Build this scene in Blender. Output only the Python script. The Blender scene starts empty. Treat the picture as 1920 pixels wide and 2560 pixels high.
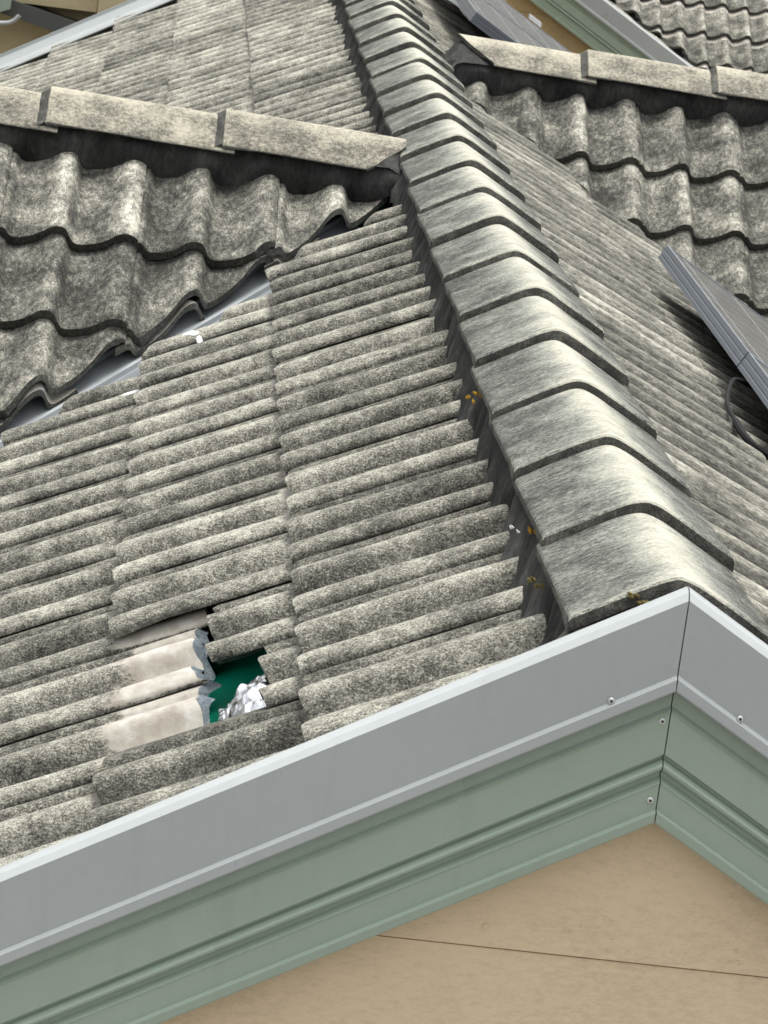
import bpy, bmesh, math, random
import numpy as np
from mathutils import Vector, Matrix, noise

S = bpy.context.scene
C = S.collection
R = math.radians
random.seed(7)

# ------------------------------------------------------------------ camera
cd = bpy.data.cameras.new('camera')
cam = bpy.data.objects.new('camera', cd)
C.objects.link(cam)
_f = Vector((0.07416, 0.97120, -0.22632)).normalized()
_yaw, _pit, _rol = 0.0762, 0.2283, 0.1334
fwd = Vector((math.sin(_yaw)*math.cos(_pit), math.cos(_yaw)*math.cos(_pit), -math.sin(_pit)))
rt = Vector((math.cos(_yaw), -math.sin(_yaw), 0))
up = rt.cross(fwd)
r2 = rt*math.cos(_rol)+up*math.sin(_rol)
u2 = -rt*math.sin(_rol)+up*math.cos(_rol)
M = Matrix(((r2.x, u2.x, -fwd.x, -0.6663), (r2.y, u2.y, -fwd.y, -3.9655), (r2.z, u2.z, -fwd.z, 0.9756), (0, 0, 0, 1)))
cam.matrix_world = M
cd.sensor_fit = 'VERTICAL'; cd.sensor_height = 24; cd.sensor_width = 18
cd.lens = 24*8942.69/2560
cd.clip_start = 0.05; cd.clip_end = 2000
cd.dof.use_dof = True; cd.dof.focus_distance = 5.6; cd.dof.aperture_fstop = 26.0
S.camera = cam

# ------------------------------------------------------------------ light
SUN = Vector((0.05, 0.05, 1.0)).normalized()
el = math.asin(SUN.z); rot = math.atan2(SUN.x, SUN.y)
w = bpy.data.worlds.new('World'); S.world = w; w.use_nodes = True
nt = w.node_tree; bg = nt.nodes['Background']
sky = nt.nodes.new('ShaderNodeTexSky'); sky.sky_type = 'NISHITA'; sky.sun_disc = False
sky.sun_elevation = el; sky.sun_rotation = rot; sky.dust_density = 3.0; sky.air_density = 1.0; sky.ozone_density = 0.6
hs = nt.nodes.new('ShaderNodeHueSaturation'); hs.inputs['Saturation'].default_value = 0.10   # thin overcast
nt.links.new(sky.outputs[0], hs.inputs['Color']); 
# overcast luminance distribution: brighter overhead than at the horizon
_tc = nt.nodes.new('ShaderNodeTexCoord'); _sx = nt.nodes.new('ShaderNodeSeparateXYZ'); nt.links.new(_tc.outputs['Generated'], _sx.inputs[0])
_mr = nt.nodes.new('ShaderNodeMapRange'); nt.links.new(_sx.outputs['Z'], _mr.inputs['Value'])
_mr.inputs['From Min'].default_value = 0.0; _mr.inputs['From Max'].default_value = 1.0; _mr.inputs['To Min'].default_value = 0.38; _mr.inputs['To Max'].default_value = 2.4
_vm = nt.nodes.new('ShaderNodeVectorMath'); _vm.operation = 'SCALE'; nt.links.new(hs.outputs[0], _vm.inputs[0]); nt.links.new(_mr.outputs[0], _vm.inputs['Scale'])
nt.links.new(_vm.outputs[0], bg.inputs[0]); bg.inputs[1].default_value = 0.12
sd = bpy.data.lights.new('sun', 'SUN'); sd.energy = 1.5; sd.angle = R(16.0); sd.color = (1, 0.96, 0.88)
so = bpy.data.objects.new('sun', sd); C.objects.link(so)
so.rotation_euler = SUN.to_track_quat('Z', 'Y').to_euler()
S.view_settings.view_transform = 'Standard'; S.view_settings.look = 'None'
S.view_settings.exposure = 0.56; S.view_settings.gamma = 1.0
S.view_settings.use_curve_mapping = False

# ------------------------------------------------------------------ helpers
def tag(o, label=None, cat=None, group=None, kind=None):
    if label: o['label'] = label
    if cat: o['category'] = cat
    if group: o['group'] = group
    if kind: o['kind'] = kind
    return o

def empty(name, loc, label, cat, group=None):
    o = bpy.data.objects.new(name, None); C.objects.link(o); o.location = loc
    o.empty_display_size = 0.1
    return tag(o, label, cat, group)

WL = {}
def wloc(o):
    p = Vector((0, 0, 0))
    while o is not None:
        p += Vector(o.location); o = o.parent
    return p

def build(name, V, F, mats, parent=None, smooth=True, mi=None, label=None, attr=None, loc=None):
    """V in world coordinates; the object's origin goes to loc (or to its parent's)"""
    base = wloc(parent) if parent else Vector((0, 0, 0))
    org = Vector(loc) if loc is not None else base
    V = np.asarray(V, float) - np.array(org)
    me = bpy.data.meshes.new(name)
    me.from_pydata(V.tolist(), [], F)
    if not isinstance(mats, (list, tuple)): mats = [mats]
    for m in mats: me.materials.append(m)
    if mi is not None: me.polygons.foreach_set('material_index', np.asarray(mi, np.int32))
    if smooth: me.polygons.foreach_set('use_smooth', [True]*len(me.polygons))
    if attr:
        for k, a in attr.items():
            at = me.attributes.new(k, 'FLOAT', 'POINT'); at.data.foreach_set('value', np.asarray(a, np.float32))
    me.update()
    o = bpy.data.objects.new(name, me); C.objects.link(o)
    if parent: o.parent = parent
    o.location = org-base
    if label: o['label'] = label
    return o

def sharp(o, ang=35):
    me = o.data
    bm = bmesh.new(); bm.from_mesh(me)
    bmesh.ops.recalc_face_normals(bm, faces=bm.faces)
    for e in bm.edges:
        if len(e.link_faces) == 2 and e.calc_face_angle(0) > R(ang): e.smooth = False
    bm.to_mesh(me); bm.free(); return o

class MB:
    def __init__(s): s.V = []; s.F = []; s.m = []
    def add(s, V, F, m=0):
        n = len(s.V); s.V += [tuple(v) for v in V]; s.F += [tuple(i+n for i in f) for f in F]; s.m += [m]*len(F)
    def box(s, o, a, b, c, m=0):
        o, a, b, c = map(Vector, (o, a, b, c))
        P = [o, o+a, o+a+b, o+b, o+c, o+a+c, o+a+b+c, o+b+c]
        s.add(P, [(0, 3, 2, 1), (4, 5, 6, 7), (0, 1, 5, 4), (1, 2, 6, 5), (2, 3, 7, 6), (3, 0, 4, 7)], m)
    def loft(s, rings, closed=True, caps=True, m=0):
        n = len(rings[0]); V = [p for r in rings for p in r]; F = []
        for i in range(len(rings)-1):
            for j in range(n if closed else n-1):
                a = i*n+j; b = i*n+(j+1) % n
                F.append((a, b, b+n, a+n))
        if caps and closed:
            F.append(tuple(range(n-1, -1, -1))); F.append(tuple(range((len(rings)-1)*n, len(rings)*n)))
        s.add(V, F, m)
    def tube(s, pts, r, n=10, m=0):
        rings = []
        pts = [Vector(p) for p in pts]
        for i, p in enumerate(pts):
            d = (pts[min(i+1, len(pts)-1)]-pts[max(i-1, 0)]).normalized()
            a = d.orthogonal().normalized() if i == 0 else (rings_a - d*rings_a.dot(d)).normalized()
            rings_a = a; b = d.cross(a)
            rr = r[i] if isinstance(r, (list, tuple)) else r
            rings.append([p+(a*math.cos(t)+b*math.sin(t))*rr for t in [2*math.pi*k/n for k in range(n)]])
        s.loft(rings, m=m)
    def build(s, name, mats, parent=None, smooth=False, label=None, loc=None):
        o = build(name, s.V, s.F, mats, parent, smooth, s.m, label, loc=loc)
        return sharp(o, 40) if smooth else sharp(o, 1)

# ------------------------------------------------------------------ materials
def new_mat(name):
    m = bpy.data.materials.new(name); m.use_nodes = True
    return m, m.node_tree, m.node_tree.nodes['Principled BSDF']
def N(nt, t, **k):
    n = nt.nodes.new(t)
    for a, b in k.items(): setattr(n, a, b)
    return n
def ramp(nt, src, stops):
    r = N(nt, 'ShaderNodeValToRGB'); cr = r.color_ramp
    while len(cr.elements) < len(stops): cr.elements.new(0.5)
    for e, (p, c) in zip(cr.elements, stops):
        e.position = p; e.color = (*c, 1)
    nt.links.new(src, r.inputs[0]); return r.outputs[0]
def noise_n(nt, vec, scale, det=4, rough=0.6, lac=2.0):
    n = N(nt, 'ShaderNodeTexNoise'); n.inputs['Scale'].default_value = scale
    n.inputs['Detail'].default_value = det; n.inputs['Roughness'].default_value = rough
    nt.links.new(vec, n.inputs['Vector']); return n.outputs['Fac']
def math_n(nt, op, a, b=None, clamp=False):
    n = N(nt, 'ShaderNodeMath', operation=op); n.use_clamp = clamp
    for i, x in enumerate((a, b)):
        if x is None: continue
        if isinstance(x, (int, float)): n.inputs[i].default_value = x
        else: nt.links.new(x, n.inputs[i])
    return n.outputs[0]
def mixc(nt, fac, a, b, mode='MIX'):
    n = N(nt, 'ShaderNodeMix', data_type='RGBA', blend_type=mode)
    for i, x in ((0, fac), (6, a), (7, b)):
        if isinstance(x, (int, float)): n.inputs[i].default_value = x
        elif isinstance(x, tuple): n.inputs[i].default_value = (*x, 1)
        else: nt.links.new(x, n.inputs[i])
    return n.outputs[2]

def concrete(name, stops, stretch=(1, 1, 1), bump=0.35, grain=230, clean=False, patch=9, tone=0.25, w=(0.35, 0.3, 0.35), bdist=0.004, crest=None, mott=38, off=0.0):
    m, nt, P = new_mat(name)
    tc = N(nt, 'ShaderNodeTexCoord'); mp = N(nt, 'ShaderNodeMapping'); mp.inputs['Scale'].default_value = stretch
    nt.links.new(tc.outputs['Object'], mp.inputs['Vector'])
    o = tc.outputs['Object']; s = mp.outputs['Vector']
    big = noise_n(nt, o, patch, 3, 0.55)
    mid = noise_n(nt, s, mott, 4, 0.65)
    fin = noise_n(nt, s, grain, 3, 0.75)
    v = math_n(nt, 'ADD', math_n(nt, 'ADD', math_n(nt, 'MULTIPLY', big, w[0]), math_n(nt, 'MULTIPLY', mid, w[1])), math_n(nt, 'MULTIPLY', fin, w[2]))
    geo = N(nt, 'ShaderNodeNewGeometry')
    isl = math_n(nt, 'MULTIPLY', math_n(nt, 'SUBTRACT', geo.outputs['Random Per Island'], 0.5), tone*0.35)
    v = math_n(nt, 'ADD', v, isl)
    if off: v = math_n(nt, 'ADD', v, off)
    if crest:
        at = N(nt, 'ShaderNodeAttribute', attribute_name='wear_shade')
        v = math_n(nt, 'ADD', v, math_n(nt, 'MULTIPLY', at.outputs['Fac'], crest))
    col = ramp(nt, v, stops)
    if clean:
        at = N(nt, 'ShaderNodeAttribute', attribute_name='clean')
        k = math_n(nt, 'ADD', at.outputs['Fac'], math_n(nt, 'MULTIPLY', math_n(nt, 'SUBTRACT', mid, 0.5), 0.9))
        k = math_n(nt, 'MULTIPLY', math_n(nt, 'SUBTRACT', k, 0.35), 3.5, True)
        cc = ramp(nt, noise_n(nt, o, 30, 4, 0.6), [(0.25, (0.27, 0.245, 0.205)), (0.5, (0.40, 0.375, 0.325)), (0.75, (0.55, 0.54, 0.51))])
        col = mixc(nt, k, col, cc)
    nt.links.new(col, P.inputs['Base Color'])
    P.inputs['Roughness'].default_value = 0.95
    P.inputs['Specular IOR Level'].default_value = 0.15
    b = N(nt, 'ShaderNodeBump'); b.inputs['Strength'].default_value = bump; b.inputs['Distance'].default_value = bdist
    hh = math_n(nt, 'ADD', math_n(nt, 'MULTIPLY', fin, 0.7), math_n(nt, 'MULTIPLY', mid, 0.5))
    if clean:
        hh = math_n(nt, 'MULTIPLY', hh, math_n(nt, 'SUBTRACT', 1.0, math_n(nt, 'MULTIPLY', k, 0.85)))
    nt.links.new(hh, b.inputs['Height']); nt.links.new(b.outputs[0], P.inputs['Normal'])
    return m

GREY = [(0.38, (0.034, 0.034, 0.030)), (0.455, (0.100, 0.098, 0.085)), (0.515, (0.205, 0.198, 0.168)), (0.575, (0.39, 0.38, 0.325)), (0.65, (0.66, 0.645, 0.545))]
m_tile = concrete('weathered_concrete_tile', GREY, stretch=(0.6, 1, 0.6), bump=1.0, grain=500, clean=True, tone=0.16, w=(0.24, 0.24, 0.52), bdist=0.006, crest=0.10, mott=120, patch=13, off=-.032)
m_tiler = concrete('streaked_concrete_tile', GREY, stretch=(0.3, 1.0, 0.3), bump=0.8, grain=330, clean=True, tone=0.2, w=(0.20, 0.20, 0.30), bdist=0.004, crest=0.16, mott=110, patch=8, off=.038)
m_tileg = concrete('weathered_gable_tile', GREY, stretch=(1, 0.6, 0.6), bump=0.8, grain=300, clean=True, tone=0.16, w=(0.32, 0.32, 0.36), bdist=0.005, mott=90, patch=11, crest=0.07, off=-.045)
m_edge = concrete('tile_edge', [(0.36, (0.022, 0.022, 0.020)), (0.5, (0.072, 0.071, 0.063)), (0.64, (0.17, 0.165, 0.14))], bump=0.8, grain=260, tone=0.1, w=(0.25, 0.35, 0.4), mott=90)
CAPC = [(0.40, (0.040, 0.041, 0.038)), (0.485, (0.115, 0.115, 0.105)), (0.565, (0.27, 0.283, 0.25)), (0.64, (0.44, 0.43, 0.365)), (0.72, (0.62, 0.60, 0.51))]
m_cap = concrete('streaked_ridge_cap', CAPC, stretch=(0.42, 1.0, 0.42), bump=1.0, grain=430, tone=0.25, w=(0.24, 0.28, 0.48), crest=0.19, mott=130, patch=14, off=-.014, bdist=.006)
m_capx = concrete('mottled_ridge_cap', [(0.36, (0.06, 0.057, 0.048)), (0.45, (0.17, 0.162, 0.135)), (0.52, (0.33, 0.312, 0.25)), (0.64, (0.50, 0.465, 0.37)), (0.78, (0.62, 0.58, 0.47))], bump=0.9, grain=320, tone=0.25, w=(0.30, 0.32, 0.38), crest=0.10, mott=95, patch=12, off=-.04)
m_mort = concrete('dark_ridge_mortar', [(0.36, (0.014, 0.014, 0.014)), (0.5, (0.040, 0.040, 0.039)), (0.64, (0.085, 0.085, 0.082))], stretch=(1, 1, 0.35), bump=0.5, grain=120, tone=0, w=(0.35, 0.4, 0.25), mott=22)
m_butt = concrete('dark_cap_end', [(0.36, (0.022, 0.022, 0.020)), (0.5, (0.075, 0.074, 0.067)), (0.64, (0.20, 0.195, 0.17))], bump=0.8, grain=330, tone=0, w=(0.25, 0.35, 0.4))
m_fresh = concrete('broken_concrete_face', [(0.3, (0.05, 0.065, 0.075)), (0.5, (0.12, 0.145, 0.16)), (0.7, (0.28, 0.30, 0.31))], bump=1.0, grain=160, tone=0, w=(0.2, 0.4, 0.4))

def paint(name, col, rough=0.35, var=0.05, spec=0.5, metal=0.0, bump=0.02):
    m, nt, P = new_mat(name)
    tc = N(nt, 'ShaderNodeTexCoord')
    a = noise_n(nt, tc.outputs['Object'], 2.3, 4, 0.6); b = noise_n(nt, tc.outputs['Object'], 60, 3, 0.7)
    f = math_n(nt, 'ADD', math_n(nt, 'MULTIPLY', a, 0.7), math_n(nt, 'MULTIPLY', b, 0.3))
    lo = tuple(c*(1-var*2) for c in col); hi = tuple(min(1, c*(1+var*2)) for c in col)
    # faint run-off streaks and dust specks
    mp = N(nt, 'ShaderNodeMapping'); mp.inputs['Scale'].default_value = (30, 30, 2.5); nt.links.new(tc.outputs['Object'], mp.inputs['Vector'])
    stq = math_n(nt, 'MULTIPLY', math_n(nt, 'SUBTRACT', noise_n(nt, mp.outputs['Vector'], 1.0, 4, 0.6), 0.56), 2.2, True)
    spk = math_n(nt, 'MULTIPLY', math_n(nt, 'SUBTRACT', noise_n(nt, tc.outputs['Object'], 130, 2, 0.5), 0.70), 9.0, True)
    dirt = math_n(nt, 'ADD', math_n(nt, 'MULTIPLY', stq, 0.30), math_n(nt, 'MULTIPLY', spk, 0.35), True)
    base = mixc(nt, dirt, ramp(nt, f, [(0.3, lo), (0.7, hi)]), tuple(c*0.55 for c in col))
    nt.links.new(base, P.inputs['Base Color'])
    rr = math_n(nt, 'ADD', rough-0.05, math_n(nt, 'MULTIPLY', a, 0.12))
    nt.links.new(rr, P.inputs['Roughness'])
    P.inputs['Metallic'].default_value = metal; P.inputs['Specular IOR Level'].default_value = spec
    if bump:
        bn = N(nt, 'ShaderNodeBump'); bn.inputs['Strength'].default_value = bump; bn.inputs['Distance'].default_value = 0.01
        nt.links.new(noise_n(nt, tc.outputs['Object'], 9, 2, 0.5), bn.inputs['Height']); nt.links.new(bn.outputs[0], P.inputs['Normal'])
    return m
m_greymet = paint('grey_prepainted_steel', (0.365, 0.39, 0.39), 0.28, 0.04)
m_green = paint('sage_green_steel', (0.30, 0.372, 0.302), 0.26, 0.03)
m_valley = paint('galvanised_valley_metal', (0.24, 0.26, 0.275), 0.42, 0.10, metal=0.3)
m_rivet = paint('rivet_aluminium', (0.62, 0.64, 0.62), 0.35, 0.05, metal=0.6)
m_hole = paint('dark_hole', (0.01, 0.01, 0.01), 0.8)
m_sark = paint('green_sarking', (0.003, 0.36, 0.22), 0.38, 0.2, bump=0.5)
m_wood = paint('pine_batten', (0.20, 0.13, 0.07), 0.8, 0.2)
m_alu = paint('anodised_frame', (0.17, 0.19, 0.22), 0.42, 0.04, metal=0.5)
m_aluh = paint('bright_frame_lip', (0.5, 0.55, 0.6), 0.3, 0.03, metal=0.6)
m_black = paint('black_plastic', (0.012, 0.012, 0.013), 0.7, 0.1, spec=0.2)
m_white = paint('white_residue', (0.75, 0.76, 0.76), 0.6, 0.05)
m_beam = paint('dark_grey_fascia', (0.085, 0.09, 0.085), 0.5, 0.05)
m_ground = concrete('concrete_yard', [(0.3, (0.12, 0.12, 0.11)), (0.5, (0.22, 0.21, 0.2)), (0.7, (0.3, 0.29, 0.27))], grain=40, tone=0)

def wall_mat(name, col):
    m, nt, P = new_mat(name)
    tc = N(nt, 'ShaderNodeTexCoord'); o = tc.outputs['Object']
    mp = N(nt, 'ShaderNodeMapping'); mp.inputs['Scale'].default_value = (0.6, 1, 1.6); nt.links.new(o, mp.inputs['Vector'])
    big = noise_n(nt, o, 1.7, 4, 0.6); mid = noise_n(nt, mp.outputs['Vector'], 75, 5, 0.8); fin = noise_n(nt, mp.outputs['Vector'], 260, 2, 0.6)
    f = math_n(nt, 'ADD', math_n(nt, 'ADD', math_n(nt, 'MULTIPLY', big, 0.45), math_n(nt, 'MULTIPLY', mid, 0.4)), math_n(nt, 'MULTIPLY', fin, 0.15))
    c = ramp(nt, f, [(0.34, tuple(x*0.74 for x in col)), (0.5, col), (0.7, tuple(x*1.12 for x in col))])
    # sparse darker flecks
    fl = math_n(nt, 'MULTIPLY', math_n(nt, 'SUBTRACT', noise_n(nt, mp.outputs['Vector'], 110, 3, 0.7), 0.60), 6.0, True)
    fl = math_n(nt, 'MULTIPLY', fl, math_n(nt, 'MULTIPLY', math_n(nt, 'SUBTRACT', noise_n(nt, o, 5, 2, 0.5), 0.40), 3.0, True))
    c = mixc(nt, math_n(nt, 'MULTIPLY', fl, 0.75), c, tuple(x*0.42 for x in col))
    nt.links.new(c, P.inputs['Base Color']); P.inputs['Roughness'].default_value = 0.75
    P.inputs['Specular IOR Level'].default_value = 0.25
    b = N(nt, 'ShaderNodeBump'); b.inputs['Strength'].default_value = 0.25; b.inputs['Distance'].default_value = 0.002
    nt.links.new(mid, b.inputs['Height']); nt.links.new(b.outputs[0], P.inputs['Normal'])
    return m
m_wall = wall_mat('beige_painted_cladding', (0.68, 0.545, 0.365))
m_wall2 = wall_mat('ochre_painted_cladding', (0.42, 0.32, 0.17))
m_wall3 = wall_mat('cream_painted_cladding', (0.50, 0.43, 0.27))

def glass_mat():
    m, nt, P = new_mat('solar_glass')
    P.inputs['Base Color'].default_value = (0.03, 0.032, 0.036, 1); P.inputs['Roughness'].default_value = 0.22
    P.inputs['Specular IOR Level'].default_value = 0.7
    tc = N(nt, 'ShaderNodeTexCoord')
    c = ramp(nt, noise_n(nt, tc.outputs['Object'], 4, 4, 0.6), [(0.3, (0.075, 0.075, 0.073)), (0.7, (0.13, 0.128, 0.12))])
    nt.links.new(c, P.inputs['Base Color'])
    return m
m_glass = glass_mat()
m_bus = paint('silver_busbar', (0.55, 0.57, 0.6), 0.4, 0.02)
def foil_mat():
    m, nt, P = new_mat('crumpled_foil')
    P.inputs['Base Color'].default_value = (0.86, 0.88, 0.9, 1); P.inputs['Metallic'].default_value = 1.0; P.inputs['Roughness'].default_value = 0.22
    tc = N(nt, 'ShaderNodeTexCoord'); b = N(nt, 'ShaderNodeBump'); b.inputs['Strength'].default_value = 0.5; b.inputs['Distance'].default_value = 0.004
    nt.links.new(noise_n(nt, tc.outputs['Object'], 60, 4, 0.6), b.inputs['Height']); nt.links.new(b.outputs[0], P.inputs['Normal'])
    return m
m_foil = foil_mat()
def lichen_mat(name, c1, c2):
    m, nt, P = new_mat(name); tc = N(nt, 'ShaderNodeTexCoord')
    nt.links.new(ramp(nt, noise_n(nt, tc.outputs['Object'], 260, 3, 0.7), [(0.35, c1), (0.65, c2)]), P.inputs['Base Color'])
    P.inputs['Roughness'].default_value = 1.0
    return m
m_lich = lichen_mat('orange_lichen', (0.16, 0.09, 0.01), (0.62, 0.36, 0.03))
m_moss = lichen_mat('olive_lichen', (0.06, 0.055, 0.02), (0.22, 0.17, 0.05))

# ------------------------------------------------------------------ roof constants
TH = 0.5206; t = math.tan(TH); ct = math.cos(TH); st = math.sin(TH)
DL = 0.0959; G = 0.2875; TL = 0.425; W0 = -0.077; TW = 0.3
YC, ZC = 4.1172, -0.0197
YR, ZR = 6.8608, -0.0441
DZ = 0.024; ZS = -0.058
YV1 = YC-((ZC-DZ)-ZS)/t; YV2 = YC+((ZC-DZ)-ZS)/t
YR1 = YR-((ZR-DZ)-ZS)/t; YR2 = YR+((ZR-DZ)-ZS)/t
YEND = 11.2
RA = 0.034
KS = [(-.024, .0165), (-.012, .0172), (-.002, .0180), (.003, .0176), (.008, .0140), (.013, .0070), (.019, .0018), (.027, .0), (.040, .0012), (.054, .0040), (.068, .0085), (.080, .0140), (.090, .0200), (.098, .0258), (.105, .0302), (.112, .0328),
      (.120, .0340), (.128, .0337), (.134, .0318), (.140, .0270), (.145, .0185), (.150, .0095), (.156, .0028), (.163, .0002), (.174, .0004), (.190, .0025), (.206, .0064), (.220, .0116), (.232, .0175), (.242, .0238), (.250, .0290), (.258, .0323), (.266, .0338), (.274, .0338), (.281, .0324), (.287, .0298), (.292, .0268), (.2955, .0244)]
KSX = np.array([a for a, b in KS]); KSY = np.array([b for a, b in KS])*1.32
def prof(s):
    s = np.mod(np.asarray(s, float), TW)
    return np.interp(s, KSX[3:], KSY[3:])

def nz(*a): return noise.noise(Vector(a))
class Slope:
    def __init__(s, O, ed, es, n, s0, Dfirst, W=W0):
        s.O, s.ed, s.es, s.n = [np.array(v, float) for v in (O, ed, es, n)]
        s.s0 = s0; s.D = Dfirst; s.W = W; s.G = G; s.f2 = 1.0
    def pt(s, D, sg, wv):
        D, sg, wv = np.broadcast_arrays(np.asarray(D, float), sg, wv)
        return s.O + D[..., None]*s.ed + sg[..., None]*s.es + wv[..., None]*s.n
    def ky(s):
        # the second roll of each tile may sit a little lower than the first
        return KSY*(1-(1-s.f2)*np.clip((KSX-.165)/.03, 0, 1)*np.clip((.292-KSX)/.01, 0, 1))
    def prof(s, sg):
        return np.interp(np.mod(np.asarray(sg, float)-s.s0, TW), KSX[3:], s.ky()[3:])
    def surf(s, D, sg, k=0):
        """top surface point of course k at slope distance D, across coordinate sg"""
        Dk = s.D+k*s.G
        u = (Dk-np.asarray(D, float))/math.cos(DL)
        return s.pt(D, sg, s.W-u*math.sin(DL)+s.prof(sg))

def tile_mesh(sl, k, j, u0=None, u1=None, na=7, seed=0, jit=1.0, us=None, frac=0):
    """one tile: closed shell. u0(s)/u1(s) optional broken lower/upper outline"""
    rnd = random.Random(seed*7919+k*131+j*17+5)
    s = KSX; ns = len(s)
    h = sl.ky()
    lo = np.zeros(ns) if u0 is None else np.array([u0(x) for x in s])
    hi = np.full(ns, TL) if u1 is None else np.array([u1(x) for x in s])
    tt = np.array([0, .015, .05]+[0.05+0.95*(i+1)/na for i in range(na)]) if us is None else us
    U = lo[None, :]+(hi-lo)[None, :]*tt[:, None]
    dz = rnd.uniform(-.0014, .0014)*jit; dr = rnd.uniform(-.004, .004)*jit; dy = rnd.uniform(-.0012, .0012)*jit; du = rnd.uniform(-.003, .003)*jit
    dtw = rnd.uniform(-.003, .003)*jit
    top = h[None, :] + 0*U
    # worn, slightly uneven crest and rounded lower edge
    ph = rnd.uniform(0, 50)
    wob = np.array([[noise.noise(Vector((u*9+ph, x*22, seed))) for x in s] for u in tt*TL])*0.0016
    top = top+wob
    edge = np.exp(-np.clip(U-lo[None, :], 0, 1)/0.006)*0.004
    if u0 is None: top = top-edge
    SG = sl.s0+j*TW+s[None, :]+dy+dr*U*0.3+0*U
    Dd = sl.D+k*sl.G-U*math.cos(DL)+du
    wt = sl.W-U*math.sin(DL)+top+dz+dtw*(s[None, :]-.15)
    th = np.where(U-0 < .035, .021, .013) if u0 is None else np.full_like(U, .014)
    th = th*np.where(s > .283, .58, 1.0)[None, :]
    Db = Dd.copy()
    if frac: Db[-1] -= frac*(0.6+0.8*np.array([nz(x*45, 3, j) for x in s]))
    A = sl.pt(Dd, SG, wt); B = sl.pt(Db, SG, wt-th)
    na_, n_ = U.shape
    V = np.concatenate([A.reshape(-1, 3), B.reshape(-1, 3)])
    q = na_*n_; F = []
    for i in range(na_-1):
        for jj in range(n_-1):
            a = i*n_+jj
            F.append((a, a+1, a+1+n_, a+n_)); F.append((q+a, q+a+n_, q+a+1+n_, q+a+1))
    for jj in range(n_-1):
        F.append((jj, q+jj, q+jj+1, jj+1)); a = (na_-1)*n_+jj; F.append((a, a+1, q+a+1, q+a))
    for i in range(na_-1):
        a = i*n_; F.append((a, a+n_, q+a+n_, q+a)); a = i*n_+n_-1; F.append((a, q+a, q+a+n_, a+n_))
    clean = np.clip((U-(G+(0.0 if sl.es[1] < -.5 else .012)))/0.012, 0, 1).reshape(-1); clean = np.concatenate([clean, np.full(q, 0.0)])
    wear_shade = (np.clip((h[None, :]+0*U)/0.045, 0, 1)**2).reshape(-1)  # pale lichen on roll crests, plus roll shading painted as darker troughs
    wear_shade = np.concatenate([wear_shade*(0.6+0.4*rnd.random()), np.zeros(q)])
    return V, F, clean, wear_shade

def clip(V, F, cl, wr, planes, MI=None):
    """planes: (point, normal); keep the side where (p-point).normal>0"""
    if MI is None: MI = [0]*len(F)
    for (p, n) in planes:
        d = (V-np.array(p)) @ np.array(n)
        if (d < 0).all(): return None
        if (d >= 0).all(): continue
        bm = bmesh.new(); lc = bm.verts.layers.float.new('c'); lw = bm.verts.layers.float.new('w')
        vs = [bm.verts.new(v) for v in V]
        for v, a, b in zip(vs, cl, wr): v[lc] = a; v[lw] = b
        for f, m_ in zip(F, MI):
            try: bm.faces.new([vs[i] for i in f]).material_index = m_
            except ValueError: pass
        r = bmesh.ops.bisect_plane(bm, geom=bm.verts[:]+bm.edges[:]+bm.faces[:], plane_co=Vector(p), plane_no=Vector(n), clear_inner=True, dist=1e-6)
        ed = [e for e in r['geom_cut'] if isinstance(e, bmesh.types.BMEdge)]
        try:
            for f in bmesh.ops.holes_fill(bm, edges=ed, sides=0)['faces']: f.material_index = 1
        except Exception: pass
        bm.verts.index_update()
        V = np.array([v.co[:] for v in bm.verts]) if len(bm.verts) else None
        if V is None: bm.free(); return None
        cl = np.array([v[lc] for v in bm.verts]); wr = np.array([v[lw] for v in bm.verts])
        F = [tuple(v.index for v in f.verts) for f in bm.faces]; MI = [f.material_index for f in bm.faces]
        bm.free()
    return V, F, cl, wr, MI

def slope_mesh(name, sl, cells, planes, mat, parent, label, skip=(), seed=1, na=7, toplen=None):
    VV, FF, CC, WW, MM = [], [], [], [], []; n = 0; ns = len(KSX)
    for (k, j) in cells:
        if (k, j) in skip: continue
        Vt, Ft, c, wv = tile_mesh(sl, k, j, seed=seed, na=na, u1=(lambda x: toplen) if (toplen and k == 0) else None)
        if k == 0: c = c*0
        q = len(Vt)//2
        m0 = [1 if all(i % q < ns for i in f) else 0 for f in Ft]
        r = clip(Vt, Ft, c, wv, planes(k, j) if callable(planes) else planes, m0)
        if r is None: continue
        Vt, Ft, c, wv, m1 = r; MM += m1
        VV.append(Vt); CC.append(c); WW.append(wv)
        FF += [tuple(i+n for i in f) for f in Ft]; n += len(Vt)
    o = build(name, np.concatenate(VV), FF, [mat, m_edge], parent, True, MM, label, {'clean': np.concatenate(CC), 'wear_shade': np.concatenate(WW)})
    return sharp(o, 50)

# ------------------------------------------------------------------ ground
g = MB(); g.box((-1500, -1500, -5.3), (3000, 0, 0), (0, 3000, 0), (0, 0, 0.3))
tag(g.build('ground', m_ground), kind='structure')

# ------------------------------------------------------------------ the house
house = empty('house', (0, 5.5, -5), 'near house with weathered grey concrete tile roof, grey barge capping and sage green bargeboards', 'house')

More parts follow.
